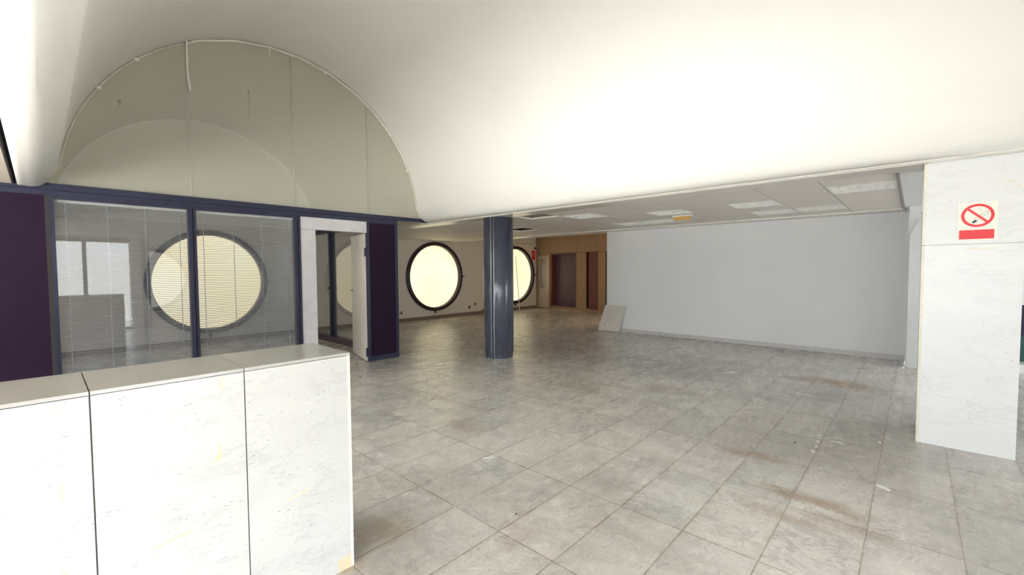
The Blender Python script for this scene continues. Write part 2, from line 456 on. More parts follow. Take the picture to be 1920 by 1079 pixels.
for (i, j), m in MISSING.items():
    x0, y0 = TX0+i*TW, TY0+j*TH
    bm = bmesh.new(); d = .12 if m is M_VOID else .012
    box(bm, (x0-.01, y0-.01, 2.56+d), (x0+TW+.01, y0+TH+.01, 2.60+d))
    struct('ceiling', bm, m)

# walls
def clip_left(bm, x):
    bmesh.ops.bisect_plane(bm, geom=bm.verts[:]+bm.edges[:]+bm.faces[:], plane_co=(x, 0, 0), plane_no=(-1, 0, 0), clear_outer=True)


def wall_y(name, y, x0, x1, z0, z1, holes, m, depth, top=None, cut=None):
    """wall in the plane y with round holes (cx, cz, r) and reveals of the given depth"""
    bm = bmesh.new(); n = 64
    hs = sorted(holes)
    xs = [x0]
    H = 1.15
    for cx, cz, r in hs: xs += [cx-H, cx+H]
    xs.append(x1)
    def quad(a, b, c, d):
        if b-a > 1e-4 and d-c > 1e-4: bm.faces.new([bm.verts.new(p) for p in ((a, y, c), (b, y, c), (b, y, d), (a, y, d))])
    for k in range(0, len(xs), 2): quad(xs[k], xs[k+1], z0, z1)
    for cx, cz, r in hs:
        quad(cx-H, cx+H, z0, cz-H); quad(cx-H, cx+H, cz+H, z1)
        sq, ci, co = [], [], []
        for k in range(n):
            a = 2*PI*k/n+PI/4; c, s = math.cos(a), math.sin(a); q = H/max(abs(c), abs(s))
            sq.append(bm.verts.new((cx+c*q, y, cz+s*q))); ci.append(bm.verts.new((cx+c*r, y, cz+s*r))); co.append(bm.verts.new((cx+c*r, y+depth, cz+s*r)))
        for k in range(n):
            l = (k+1) % n
            bm.faces.new((sq[k], sq[l], ci[l], ci[k])); bm.faces.new((ci[k], ci[l], co[l], co[k]))
    if top:
        bm.faces.new([bm.verts.new((x, y, z)) for x, z in top])
    bmesh.ops.recalc_face_normals(bm, faces=bm.faces)
    if cut: clip_left(bm, cut)
    return struct(name, bm, m)


def window(n, cx, cz, y, r, glowm, s=1, cut=None):
    """round window: dark ring frame set into the wall, glowing film-covered pane; s=+1 if the room lies towards -y"""
    w = sroot('window_%d' % n, (cx, y, cz))
    bm = bmesh.new()
    ring_profile(bm, (cx, cz), [(r, y-s*.02), (r+.01, y-s*.065), (r+.05, y-s*.08), (r+.118, y-s*.055), (r+.125, y-s*.0), (r, y+s*.10)])
    if cut: clip_left(bm, cut)
    obj('window_frame', bm, M_DARKF, w, smooth=False)
    bm = bmesh.new()
    c = [bm.verts.new((cx+(r+.02)*math.cos(2*PI*k/72), y+s*.06, cz+(r+.02)*math.sin(2*PI*k/72))) for k in range(72)]
    d = [bm.verts.new((v.co.x, y+s*.075, v.co.z)) for v in c]
    bm.faces.new(c); bm.faces.new(d[::-1])
    for k in range(72): bm.faces.new((c[k], d[k], d[(k+1) % 72], c[(k+1) % 72]))
    bmesh.ops.recalc_face_normals(bm, faces=bm.faces)
    if cut: clip_left(bm, cut)
    obj('pane', bm, glowm, w)
    bm = bx(((cx-.05-.02, y-s*.07, cz-r-.19), (cx-.05+.02, y-s*.02, cz-r-.09)))
    obj('latch', bm, M_DARKF, w, bevel=.004)
    bm = bx(((cx+r+.06, y-s*.12, cz-.04), (cx+r+.10, y-s*.06, cz+.01)))
    tube(bm, [(cx+r+.08, y-s*.10, cz-.02), (cx+r+.17, y-s*.11, cz-.005)], .01)
    obj('handle', bm, M_DARKF, w)
    return w


tymp = [(x, z) for x, z in VP[2:-2]]
wall_y('wall_far', YF, -4.1, XC+.7, 0, 2.63, [(2.594, 1.355, 1.05), (8.82, 1.38, 1.02), (12.72, 1.378, 1.02)], M_CREAMWALL, .18)
bm = bmesh.new(); bm.faces.new([bm.verts.new((x, YF, z)) for x, z in [(-.2, 2.62)]+[(x, max(z, 2.62)) for x, z in VP[6:-6]]+[(5.3, 2.62)]])
struct('wall_far_upper', bm, M_VAULT)
bm = bx(((XR, YF, 2.62), (XC+.7, YF+.1, 3.0))); struct('wall_far_head', bm, M_CREAMWALL)
wall_y('wall_rear', YB, 1.3, 7.9, 0, 2.63, [(2.65, 1.32, 1.0)], M_WHITE, -.18, cut=2.1)
struct('wall_rear_head', bx(((7.9, YB-.1, 2.45), (XC+.1, YB, 2.63)), ((9.9, YB-.1, 0), (XC+.1, YB, 2.45))), M_WHITE)
window(1, 2.594, 1.355, YF, 1.035, M_GLOW)
window(2, 8.82, 1.38, YF, 1.01, M_GLOW)
window(3, 12.72, 1.378, YF, 1.01, M_GLOW)
window(4, 2.65, 1.32, YB, .99, M_GLOWB, -1, 2.15)
w5 = sroot('window_5', (8.9, YB, 0))  # unseen rear glazing, added to bring more daylight onto floor and ceiling
obj('window_frame', bx(((7.9, YB-.08, 0), (9.9, YB, .06)), ((7.9, YB-.08, 2.39), (9.9, YB, 2.45)), ((7.9, YB-.08, .06), (7.96, YB, 2.39)), ((9.84, YB-.08, .06), (9.9, YB, 2.39)), ((8.87, YB-.08, .06), (8.93, YB, 2.39))), M_NAVY, w5)
obj('pane', bx(((7.96, YB-.05, .06), (9.84, YB-.04, 2.39))), M_SHOP, w5)
# near tympanum closing the vault above the shopfront
bm = bmesh.new(); bm.faces.new([bm.verts.new((x, YE-.05, z)) for x, z in [(-.2, 2.45)]+VP[5:-5]+[(5.3, 2.45)]])
struct('wall_front_upper', bm, M_VAULT)
struct('wall_left', bx(((-4.2, 5.3, 0), (-4.1, YF, 2.66)), ((-4.2, YE-.1, 2.46), (-4.1, 5.3, 2.66)), ((-4.2, YE-.1, 0), (-4.1, -2.0, 2.66))), M_CREAMWALL)
w8 = sroot('window_8', (-4.15, 1.6, 0))  # unseen side glazing, added as extra fill for vault and floor
obj('window_frame', bx(((-4.18, -2.0, 0), (-4.12, 5.3, .06)), ((-4.18, -2.0, 2.40), (-4.12, 5.3, 2.46)), ((-4.18, -.2, .06), (-4.12, -.14, 2.4)), ((-4.18, 1.65, .06), (-4.12, 1.71, 2.4)), ((-4.18, 3.5, .06), (-4.12, 3.56, 2.4))), M_NAVY, w8)
obj('pane', bx(((-4.155, -2.0, .06), (-4.145, 5.3, 2.4))), M_SHOP, w8)
struct('wall_right', bx(((XR, .09, 0), (XR+.15, 5.88, 2.62))), M_WHITE)
w9 = sroot('window_9', (12.1, 5.88, 0))  # added glowing window, hidden behind the white wall, lights the far end
obj('window_frame', bx(((10.5, 5.88, .9), (13.7, 5.93, .96)), ((10.5, 5.88, 2.3), (13.7, 5.93, 2.36)), ((10.5, 5.88, .96), (10.56, 5.93, 2.3)), ((13.64, 5.88, .96), (13.7, 5.93, 2.3)), ((12.07, 5.88, .96), (12.13, 5.93, 2.3))), M_DARKF, w9)
obj('pane', bx(((10.56, 5.885, .96), (13.64, 5.90, 2.3))), M_GLOWW, w9)
w10 = sroot('window_10', (-4.1, 9.3, 0))  # added glowing window, out of view, lights the office and upper vault
obj('window_frame', bx(((-4.1, 7.3, .9), (-4.05, 11.3, .96)), ((-4.1, 7.3, 2.3), (-4.05, 11.3, 2.36)), ((-4.1, 7.3, .96), (-4.05, 7.36, 2.3)), ((-4.1, 11.24, .96), (-4.05, 11.3, 2.3))), M_DARKF, w10)
obj('pane', bx(((-4.095, 7.36, .96), (-4.08, 11.24, 2.3))), M_GLOWC, w10)
struct('wall_right_return', bx(((XR+.15, 5.76, 0), (XC+.65, 5.88, 3.0))), M_CREAMWALL)
struct('wall_right_rear', bx(((XR, YB, 0), (XR+.12, -5.8, 2.62)), ((XR, -5.8, 2.45), (XR+.12, -.5, 2.62)), ((XR+.04, -5.8, 0), (XR+.12, -.5, 1.1))), M_WHITE)
struct('wall_cupboard', bx(((XC+.55, 5.8, 0), (XC+.65, YF, 3.0))), M_CREAMWALL)
struct('wall_entrance', bx(((2.08, YB, 0), (2.15, YE-.12, 2.6))), M_WHITE)
struct('baseboard_right', bx(((XR-.018, .09, 0), (XR, 5.88, .085))), M_BASE, bevel=.003)
struct('baseboard_far', bx(((4.6, YF-.018, 0), (XC, YF, .10))), M_BASE2, bevel=.003)
struct('baseboard_office', bx(((-4.1, YF-.018, 0), (4.36, YF, .10))), M_BASE2, bevel=.003)

# shopfront behind the camera: mullions, head, clear glass
sf = sroot('window_6', (-1.1, YE, 0))
obj('window_frame', bx(((-4.1, YE-.04, 2.40), (1.97, YE+.04, 2.53)), ((-4.1, YE-.04, 0), (1.72, YE+.04, .06)), ((-2.6, YE-.03, .06), (-2.52, YE+.03, 2.4)),
                       ((-.9, YE-.03, .06), (-.82, YE+.03, 2.4)), ((.78, YE-.05, .06), (.86, YE+.05, 2.4))), M_NAVY, sf)
obj('pane', bx(((-4.1, YE-.005, .06), (1.72, YE+.005, 2.4))), M_SHOP, sf)
struct('added_light_block', bx(((-1.6, YE-.10, 0), (.2, YE-.042, 2.5))), M_WHITE)  # unseen panel added outside the glass to cut direct daylight on the counter
struct('wall_front_pier', bx(((1.72, YE-.12, 0), (1.97, YE+.06, 2.53))), M_WHITE)
obj('window_post', bx(((1.97, YE-.12, 0), (2.15, YE+.04, 2.53))), M_NAVY, sf)

# window beyond the pillar
Y7 = -5.8
w6 = sroot('window_7', (XR, -3.2, 0))
obj('window_frame', bx(((XR-.03, Y7, .12), (XR+.04, Y7+.08, 2.45)), ((XR-.03, -.58, .12), (XR+.04, -.5, 2.45)), ((XR-.03, Y7, 2.37), (XR+.04, -.5, 2.45)), ((XR-.03, -2.3, 1.16), (XR+.04, -2.24, 2.45)), ((XR-.03, -4.1, 1.16), (XR+.04, -4.04, 2.45))), M_NAVY, w6)
obj('pane', bx(((XR, Y7, 1.16), (XR+.01, -2.7, 2.37))), M_SHOP, w6)
obj('upper_panel', bx(((XR-.01, -2.7, 1.16), (XR+.03, -.58, 2.37))), M_WHITE, w6)
obj('rail', bx(((XR-.03, Y7, 1.02), (XR+.03, -.58, 1.16))), M_SWHT, w6)
obj('solid_panel', bx(((XR-.01, Y7, .55), (XR+.02, -.58, 1.02))), M_NAVY, w6)
obj('lower_panel', bx(((XR-.01, Y7, .16), (XR+.02, -.58, .55))), M_GREEN, w6, label='dark green lower panel')
obj('sill', bx(((XR-.06, Y7, 0), (XR, -.5, .12))), M_SWHT, w6)

# ------------------------------------------------------------------ marble pillar, sign
pl = thing('marble_pillar', 'square pillar clad in white grey-veined marble carrying the red no-smoking sign', 'pillar', (5.7, -.345, 0))
PX0, PY0, PY1 = 5.40, -.645, -.04
obj('core', bx(((PX0+.02, PY0+.02, 0), (6.0, PY1-.02, 2.53))), M_WHITE, pl)
for z0, z1 in ((0, 1.791), (1.795, 2.518)):
    obj('marble_slab', bx(((PX0, PY0, z0), (PX0+.02, PY1-.02, z1))), M_PIL, pl, bevel=.0015)
    obj('marble_slab', bx(((PX0+.02, PY1-.02, z0), (6.0, PY1, z1))), M_PIL, pl, bevel=.0015)
    obj('marble_slab', bx(((PX0+.02, PY0, z0), (6.0, PY0+.02, z1))), M_PIL, pl, bevel=.0015)
    obj('edge_strip', bx(((PX0, PY1-.02, z0), (PX0+.02, PY1, z1))), M_EDGE, pl, bevel=.0015, label='cream polished slab edge on the pillar corner')

sg = thing('no_smoking_sign', 'square cream sign with red no-smoking ring and red bar on marble pillar', 'sign', (PX0, -.378, 1.987))
SX = PX0
obj('plate', bx(((SX-.004, -.495, 1.822), (SX, -.261, 2.145))), M_SIGN, sg)


def disc_yz(bm, x0, x1, cy, cz, r0, r1, n=48):
    A = []
    for k in range(n):
        a = 2*PI*k/n; c, s = math.cos(a), math.sin(a)
        A.append([bm.verts.new((x, cy+c*r, cz+s*r)) for x, r in ((x0, r0), (x0, r1), (x1, r1), (x1, r0))])
    for k in range(n):
        for j in range(4): bm.faces.new((A[k][j], A[k][(j+1) % 4], A[(k+1) % n][(j+1) % 4], A[(k+1) % n][j]))
    bmesh.ops.recalc_face_normals(bm, faces=bm.faces); return bm


def strip_yz(bm, x0, x1, p, q, w):
    p, q = Vector(p), Vector(q); d = (q-p).normalized(); n = Vector((-d.y, d.x))*w/2
    c = [p+n, q+n, q-n, p-n]
    A = [bm.verts.new((x0, v.x, v.y)) for v in c]; B = [bm.verts.new((x1, v.x, v.y)) for v in c]
    bm.faces.new(A); bm.faces.new(B[::-1])
    for i in range(4): bm.faces.new((A[i], B[i], B[(i+1) % 4], A[(i+1) % 4]))
    bmesh.ops.recalc_face_normals(bm, faces=bm.faces); return bm


rb = disc_yz(bmesh.new(), SX-.0065, SX-.004, -.378, 2.032, .078, .0975)
strip_yz(rb, SX-.0066, SX-.004, (-.378+.06, 2.032+.06), (-.378-.06, 2.032-.06), .017)
obj('prohibition_ring', rb, M_SRED, sg)
cg = bmesh.new()
strip_yz(cg, SX-.0055, SX-.004, (-.365, 1.984), (-.445, 2.052), .003)
strip_yz(cg, SX-.0055, SX-.004, (-.353, 1.998), (-.433, 2.066), .003)
strip_yz(cg, SX-.0055, SX-.004, (-.433, 2.066), (-.445, 2.052), .003)
tube(cg, [(SX-.005, -.40, 2.075), (SX-.005, -.385, 2.087), (SX-.005, -.392, 2.098)], .0015, 6)
obj('cigarette_outline', cg, mat('sign_grey', (.35, .36, .33), .5), sg)
obj('cigarette_tip', strip_yz(bmesh.new(), SX-.006, SX-.004, (-.350, 1.972), (-.372, 1.990), .017), M_BLACK, sg, label='black burning end of the cigarette')
obj('red_bar', bx(((SX-.006, -.477, 1.834), (SX-.004, -.272, 1.911))), M_SRED, sg)

# ------------------------------------------------------------------ marble counter
ct = thing('marble_counter', 'chest-high counter clad in white marble slabs with grey marble top', 'counter', (-.9, 2.43, 0))
CY0, CY1, CH = 2.20, 2.66, 1.164
obj('core', bx(((-2.9, CY0+.02, 0), (1.085, CY1-.02, 1.146))), paint('joint_mortar', (.48, .44, .42), .8), ct)
xs = [-2.89+.0, -2.389, -1.890, -1.391, -.892, -.392, .108, .6075, 1.105]
for i, (a, b) in enumerate(zip(xs, xs[1:])):
    obj('front_slab', bx(((a+.0025, CY0, 0), (b-.0025 if i < 7 else b-.016, CY0+.02, 1.147))), M_CTR2 if i % 3 == 2 or i == 5 else M_CTR, ct, bevel=.0012)
    obj('back_slab', bx(((a+.0025, CY1-.02, 0), (b-.0025, CY1, 1.147))), M_CTR, ct, bevel=.0012)
    obj('top_slab', bx(((a+.002, CY0-.001, 1.150), (b-.002 if i < 7 else b, CY1+.001, CH))), M_CTOP, ct, bevel=.0018)
obj('corner_strip', bx(((1.089, CY0, 0), (1.105, CY0+.02, 1.149))), M_EDGE, ct, bevel=.0012, label='cream polished slab edge on the counter corner')
obj('end_slab', bx(((1.085, CY0+.02, 0), (1.105, CY1-.02, 1.149))), M_CTR, ct, bevel=.0012)

# ------------------------------------------------------------------ blue round column
cl = thing('round_column', 'round dark blue enamelled steel column standing on the open floor', 'column', (5.66, 5.56, 0))
bm = bmesh.new(); R = .272
ccx, ccy = 5.70, 5.60
prof = [(R-.012, 0), (R-.012, .085), (R, .09), (R, 2.53)]
n = 96; gap = math.radians(197)
rings = []
for r, z in prof:
    ring = []
    for k in range(n):
        a = gap+2*PI*k/n; rr = r-(.006 if k in (0, 1) else 0)
        ring.append(bm.verts.new((ccx+rr*math.cos(a), ccy+rr*math.sin(a), z)))
    rings.append(ring)
for a, b in zip(rings, rings[1:]):
    for k in range(n):
        f = bm.faces.new((a[k], a[(k+1) % n], b[(k+1) % n], b[k])); f.smooth = k not in (0, 1, 2, n-1)
        if k in (0, 1): f.material_index = 1
bm.faces.new(rings[-1])
bmesh.ops.recalc_face_normals(bm, faces=bm.faces)
obj('shaft', bm, [M_NAVY2, M_GAP], cl)
ang = math.radians(225.5)
bm = bmesh.new(); p = Vector((ccx+(R-.012)*math.cos(ang), ccy+(R-.012)*math.sin(ang), .055))
tube(bm, [p, p+Vector((math.cos(ang), math.sin(ang), 0))*.006], .006, 10)
obj('screw', bm, M_METAL, cl)

# ------------------------------------------------------------------ glazed partition with lunette
gp = thing('glazed_partition', 'dark blue framed office partition with glass bays under the arched glass lunette', 'partition', (2.2, YP, 0))
# frame: top beam in two steps, following the vault lip at both ends
obj('top_beam', bx(((-4.1, YP, 2.497), (4.47, YP+.10, 2.57)), ((-4.1, YP+.004, 2.435), (4.46, YP+.10, 2.494))), M_NAVY, gp, bevel=.003)
bm = prism([(4.47, 2.505), (5.135, 2.505), (5.13, 2.517), (5.06, 2.527), (5.02, 2.55), (4.985, 2.57), (4.47, 2.57)], 1, YP, YP+.10)
obj('beam_end', bm, M_NAVY, gp)


def post(x0, x1, g0=None, g1=None):
    p = obj('post', bx(((x0, YP+.002, 0), (g0 if g0 else x1, YP+.10, 2.435))), M_NAVY, gp, bevel=.003)
    if g0:
        obj('post', bx(((g1, YP+.002, 0), (x1, YP+.10, 2.435))), M_NAVY, gp, bevel=.003)
        obj('shadow_gap', bx(((g0, YP+.02, 0), (g1, YP+.09, 2.435))), M_GAP, gp)


post(.101, .135); obj('shadow_gap', bx(((.062, YP+.02, 0), (.101, YP+.09, 2.435))), M_GAP, gp)
post(1.335, 1.42, 1.378, 1.392)
post(2.655, 2.745, 2.698, 2.712)
post(3.852, 3.893)
post(4.40, 4.455)
obj('bottom_rail', bx(((.135, YP+.002, 0), (1.335, YP+.1, .12)), ((1.42, YP+.002, 0), (2.655, YP+.1, .12)), ((3.893, YP+.004, 0), (4.40, YP+.1, .09))), M_NAVY, gp, bevel=.003)
obj('head_rail', bx(((.135, YP+.008, 2.405), (1.335, YP+.1, 2.435)), ((1.42, YP+.008, 2.405), (2.655, YP+.1, 2.435)), ((3.893, YP+.008, 2.42), (4.40, YP+.1, 2.435))), M_NAVY, gp, bevel=.002)
obj('solid_panel', bx(((-4.1, YP+.02, 0), (.062, YP+.06, 2.432))), M_AUB, gp, label='dark aubergine solid panel left of the glass')
obj('solid_panel', bx(((3.893, YP+.022, .09), (4.40, YP+.06, 2.42))), M_AUB, gp, label='narrow dark aubergine panel right of the doorway')
for a, b in ((.13, 1.34), (1.415, 2.66)):
    obj('glass_pane', bx(((a, YP+.030, .11), (b, YP+.036, 2.41))), M_GLASS, gp)

# lunette glass, cut at x = 1.39, 2.685, 3.905
def zt(x):
    if x <= VP[8][0] or x >= VP[-9][0]:
        pts = VP[:9] if x < CX else VP[-9:]
        for (a, za), (b, zb) in zip(pts, pts[1:]):
            if a <= x <= b or b <= x <= a: return za+(zb-za)*(x-a)/(b-a+1e-9)
    return CZ+math.sqrt(max(RV*RV-(x-CX)**2, 0))


cuts = [.085, 1.385, 2.68, 3.905, 5.0]
for a, b in zip(cuts, cuts[1:]):
    a2, b2 = a+.004, b-.004; N = 28
    top = [(a2+(b2-a2)*(i/N), zt(a2+(b2-a2)*(i/N))-.002) for i in range(N+1)]
    pts = [(a2, 2.565), (b2, 2.565)]+top[::-1]
    obj('lunette_pane', prism(pts, 1, YP+.045, YP+.055), M_LUN, gp)
for x in cuts[1:-1]:
    obj('glazing_joint', bx(((x-.010, YP+.042, 2.57), (x+.010, YP+.058, zt(x)-.01))), paint('silicone_joint', (.40, .39, .33), .5), gp)
bm = bmesh.new()
arc = []
for i in range(0, 81):
    a = math.radians(7+166*i/80); r_ = RV-.012
    arc.append((CX-r_*math.cos(a), YP+.03, CZ+r_*math.sin(a)))
tube(bm, [(.055, YP+.02, 2.60)]+arc+[(4.99, YP+.03, 2.62)], .012, 6)
obj('arch_bead', bm, paint('arch_bead_putty', (.60, .57, .48), .5), gp)

# loose white cable along the arch
cb = thing('loose_cable', 'thin white loose cable clipped along the arch and hanging down the glass', 'cable', (1.388, YP, 4.55))
bm = bmesh.new(); pts = []
for i in range(60):
    a = math.radians(118-90*i/59+0); r_ = RV-.018+.006*math.sin(i*.9)
    pts.append((CX+r_*math.cos(a), YP-.008, CZ+r_*math.sin(a)))
tube(bm, pts, .010, 6)
obj('cable_run', bm, M_TRIM, cb)
bm = bmesh.new()
tube(bm, [(1.383, YP-.01, 4.57), (1.380, YP-.015, 4.40), (1.379, YP-.015, 4.26), (1.384, YP-.015, 4.12), (1.402, YP-.012, 3.97), (1.404, YP-.008, 3.93)], .011, 6)
obj('hanging_end', bm, M_TRIM, cb)
obj('hanging_end', tube(bmesh.new(), [(2.374, YP-.01, 4.83), (2.369, YP-.014, 4.70)], .006, 6), M_TRIM, cb)
bm = bmesh.new()
tube(bm, [(.045, YP-.01, 2.585), (.10, YP-.012, 2.66), (.15, YP-.01, 2.76)], .014, 6)
obj('cable_run', bm, M_TRIM, cb)
for x in (.52, .87, 1.385, 2.68, 3.2, 3.92, 4.35, 4.72):
    z = zt(x); d = Vector((x-CX, z-CZ)).normalized()
    bm = bx(((x-d.x*.02-.02, YP-.012, z-d.y*.02-.012), (x-d.x*.02+.02, YP+.03, z-d.y*.02+.012)))
    obj('cable_clip', bm, M_TRIM, cb)
for x, z, l in ((.716, 3.607, .05), (2.098, 4.11, .35)):
    bm = bmesh.new(); tube(bm, [(x, YP+.044, z+.018), (x, YP+.036, z+.018)], .016, 10)
    tube(bm, [(x, YP+.04, z), (x, YP+.04, z-l)], .0022, 5)
    obj('glass_anchor', bm, paint('anchor_grey', (.30, .28, .24), .6), gp)

# venetian blinds behind the two glass bays
def blind(x0, x1, label):
    b = thing('venetian_blind', label, 'blind', ((x0+x1)/2, YP+.07, 1.2), 'venetian blinds behind the partition glass')
    obj('head_rail', bx(((x0, YP+.055, 2.372), (x1, YP+.085, 2.402))), M_RAIL, b, bevel=.002)
    bm = bmesh.new(); z = 2.36
    th = math.radians(17); w = .0115
    while z > .16:
        dy, dz = w*math.cos(th), w*math.sin(th)
        y = YP+.07
        A = [bm.verts.new(p) for p in ((x0, y-dy, z-dz), (x1, y-dy, z-dz), (x1, y, z+.0016), (x0, y, z+.0016), (x1, y+dy, z+dz), (x0, y+dy, z+dz))]
        bm.faces.new((A[0], A[1], A[2], A[3])); bm.faces.new((A[3], A[2], A[4], A[5]))
        z -= .0235
    obj('slats', bm, M_BLIND, b)
    k = 4
    for i in range(k):
        x = x0+.08+(x1-x0-.16)*i/(k-1)
        obj('ladder_cord', bx(((x-.0035, YP+.056, .14), (x+.0035, YP+.0585, 2.375))), M_BLIND, b)
    obj('bottom_rail', bx(((x0, YP+.06, .135), (x1, YP+.08, .15))), M_RAIL, b)


blind(.142, 1.33, 'open grey venetian blind in the left glass bay, next to the dark solid panel')
blind(1.425, 2.65, 'open grey venetian blind in the right glass bay, in front of the big round window')

# doorway surround, door leaf
d1 = sroot('door_1', (3.3, YP, 0))
obj('door_header', bx(((2.748, YP+.012, 2.243), (3.850, YP+.09, 2.433))), M_WDOOR, d1, bevel=.003)
obj('side_panel', bx(((2.748, YP+.012, 0), (2.976, YP+.09, 2.240))), M_WDOOR, d1, bevel=.003)
lf = bpy.data.objects.new('door_2', None); COL.objects.link(lf); lf['kind'] = 'structure'
ang = math.atan2(8.0-6.985, 4.115-3.868)
lf.location = (3.868, 6.985, 0); lf.rotation_euler = (0, 0, ang)
def lobj(name, bm, m, **k):
    o = obj(name, bm, m, **k); o.parent = lf; o.matrix_parent_inverse = Matrix(); return o
lobj('door_leaf', bx(((.02, -.0, .01), (.97, .04, 2.235))), M_LEAF, bevel=.002)
h = bmesh.new(); tube(h, [(.90, .04, 1.22), (.90, .09, 1.22)], .011, 10); tube(h, [(.90, .085, 1.22), (.87, .092, 1.222), (.79, .09, 1.218)], .009, 10)
tube(h, [(.90, .04, 1.22), (.90, .046, 1.22)], .026, 16)
lobj('door_handle', h, M_METAL)
for z in (.175, 1.91):
    hb = obj('hinge', bx(((3.80, YP-.012, z-.075), (3.862, YP+.02, z+.075))), M_NAVY, d1, bevel=.004)
    tube_b = bmesh.new(); tube(tube_b, [(3.858, YP-.012, z-.08), (3.858, YP-.012, z+.08)], .010, 10)
    obj('hinge_pin', tube_b, M_NAVY, hb)

# side partition of the office
sp_ = thing('side_glass_partition', 'dark framed glass screen seen through the open office doorway', 'partition', (4.44, 9.3, 0))
obj('base_rail', bx(((4.368, YP+.12, 0), (4.52, YF-.02, .13))), paint('dark_plum_rail', (.05, .032, .055), .4), sp_, bevel=.004)
obj('top_rail', bx(((4.39, YP+.12, 2.44), (4.52, YF-.02, 2.53))), M_NAVY, sp_, bevel=.003)
obj('post', bx(((4.385, 9.57, .13), (4.52, 9.63, 2.44))), M_NAVY, sp_, bevel=.003)
obj('post', bx(((4.385, 7.95, .13), (4.52, 8.01, 2.44))), M_NAVY, sp_, bevel=.003)
for a, b in ((7.07, 7.95), (8.01, 9.57), (9.63, YF-.02)):
    obj('glass_pane', bx(((4.462, a, .13), (4.470, b, 2.44))), M_GLASS2, sp_)
obj('lock_knob', bx(((4.36, 9.585, 1.17), (4.39, 9.615, 1.23))), M_BLACK, sp_, bevel=.004)

# ------------------------------------------------------------------ cupboard wall at the back
cw = thing('cupboard_wall', 'built-in wall of beige wooden cupboards and dark recesses at the back', 'cupboard', (XC, 9.0, 0))
T = .03
def cpan(name, ya, yb, z0, z1, m, x=XC, lab=None, th=T):
    k = {'label': lab} if lab else {}
    return obj(name, bx(((x, ya+.006, z0), (x+th, yb-.006, z1))), m, cw, bevel=.003, **k)
for a, b in ((10.80, YF-.02), (9.55, 10.80), (8.62, 9.55), (7.7, 8.62), (6.8, 7.7), (5.9, 6.8)):
    cpan('upper_door', a, b, 2.235, 2.95, M_SHELF)
cpan('plinth', 5.9, 10.8, 0, .10, M_SHELF, XC+.02)
cpan('wide_panel', 9.12, 9.57, .10, 2.225, M_SHELF)
cpan('open_door', 8.62, 9.0, .08, 2.225, M_RED, XC-.02, 'reddish brown wooden door')
cpan('wide_panel', 8.28, 8.62, .10, 2.225, M_SHELF)
cpan('wide_panel', 5.9, 8.15, .10, 2.225, M_SHELF)
obj('carcass_side', bx(((XC+.03, 9.54, .10), (XC+.5, 9.57, 2.225)), ((XC+.03, 10.80, 0), (XC+.5, 10.83, 2.235)), ((XC+.03, 9.10, .1), (XC+.5, 9.12, 2.225)), ((XC+.03, 8.6, .1), (XC+.5, 8.62, 2.225)), ((XC+.03, 8.13, .1), (XC+.5, 8.15, 2.225))), M_RED, cw)
obj('recess_panel', bx(((XC+.30, 9.57, .10), (XC+.32, 10.80, 2.225))), M_PLUM, cw, label='dark plum back panel of the open recess')
obj('recess_side', bx(((XC+.02, 10.76, .10), (XC+.30, 10.80, 2.225))), M_RED, cw)
obj('recess_frame', bx(((XC, 9.57, 2.17), (XC+.04, 10.80, 2.225)), ((XC, 9.57, .10), (XC+.04, 10.80, .15)), ((XC, 9.57, .15), (XC+.04, 9.62, 2.17))), M_PLUM, cw)
obj('carcass_back', bx(((XC+.5, 5.9, 0), (XC+.52, 10.8, 2.95))), M_BLACK, cw)
# glazed door in the corner
d3 = sroot('door_3', (XC, 11.2, 0))
obj('door_frame', bx(((XC, 11.48, 0), (XC+.05, YF-.02, 2.225)), ((XC, 10.84, 0), (XC+.05, 10.93, 2.225)), ((XC, 10.93, 2.15), (XC+.05, 11.48, 2.225))), M_SHELF, d3, bevel=.003)
lfd = obj('door_leaf', bx(((XC+.02, 10.94, .02), (XC+.05, 11.03, 2.14)), ((XC+.02, 11.38, .02), (XC+.05, 11.47, 2.14)), ((XC+.02, 11.03, 2.02), (XC+.05, 11.38, 2.14)), ((XC+.02, 11.03, .02), (XC+.05, 11.38, .82))),
          paint('beige_door_paint', (.48, .39, .30), .45), d3, bevel=.003)
obj('door_pane', bx(((XC+.03, 11.03, .82), (XC+.04, 11.38, 2.02))), paint('frosted_mauve_pane', (.30, .25, .25), .25), lfd)
obj('handle', tube(bmesh.new(), [(XC+.0, 11.43, 1.05), (XC-.05, 11.43, 1.05), (XC-.05, 11.36, 1.05)], .01), M_METAL, d3)

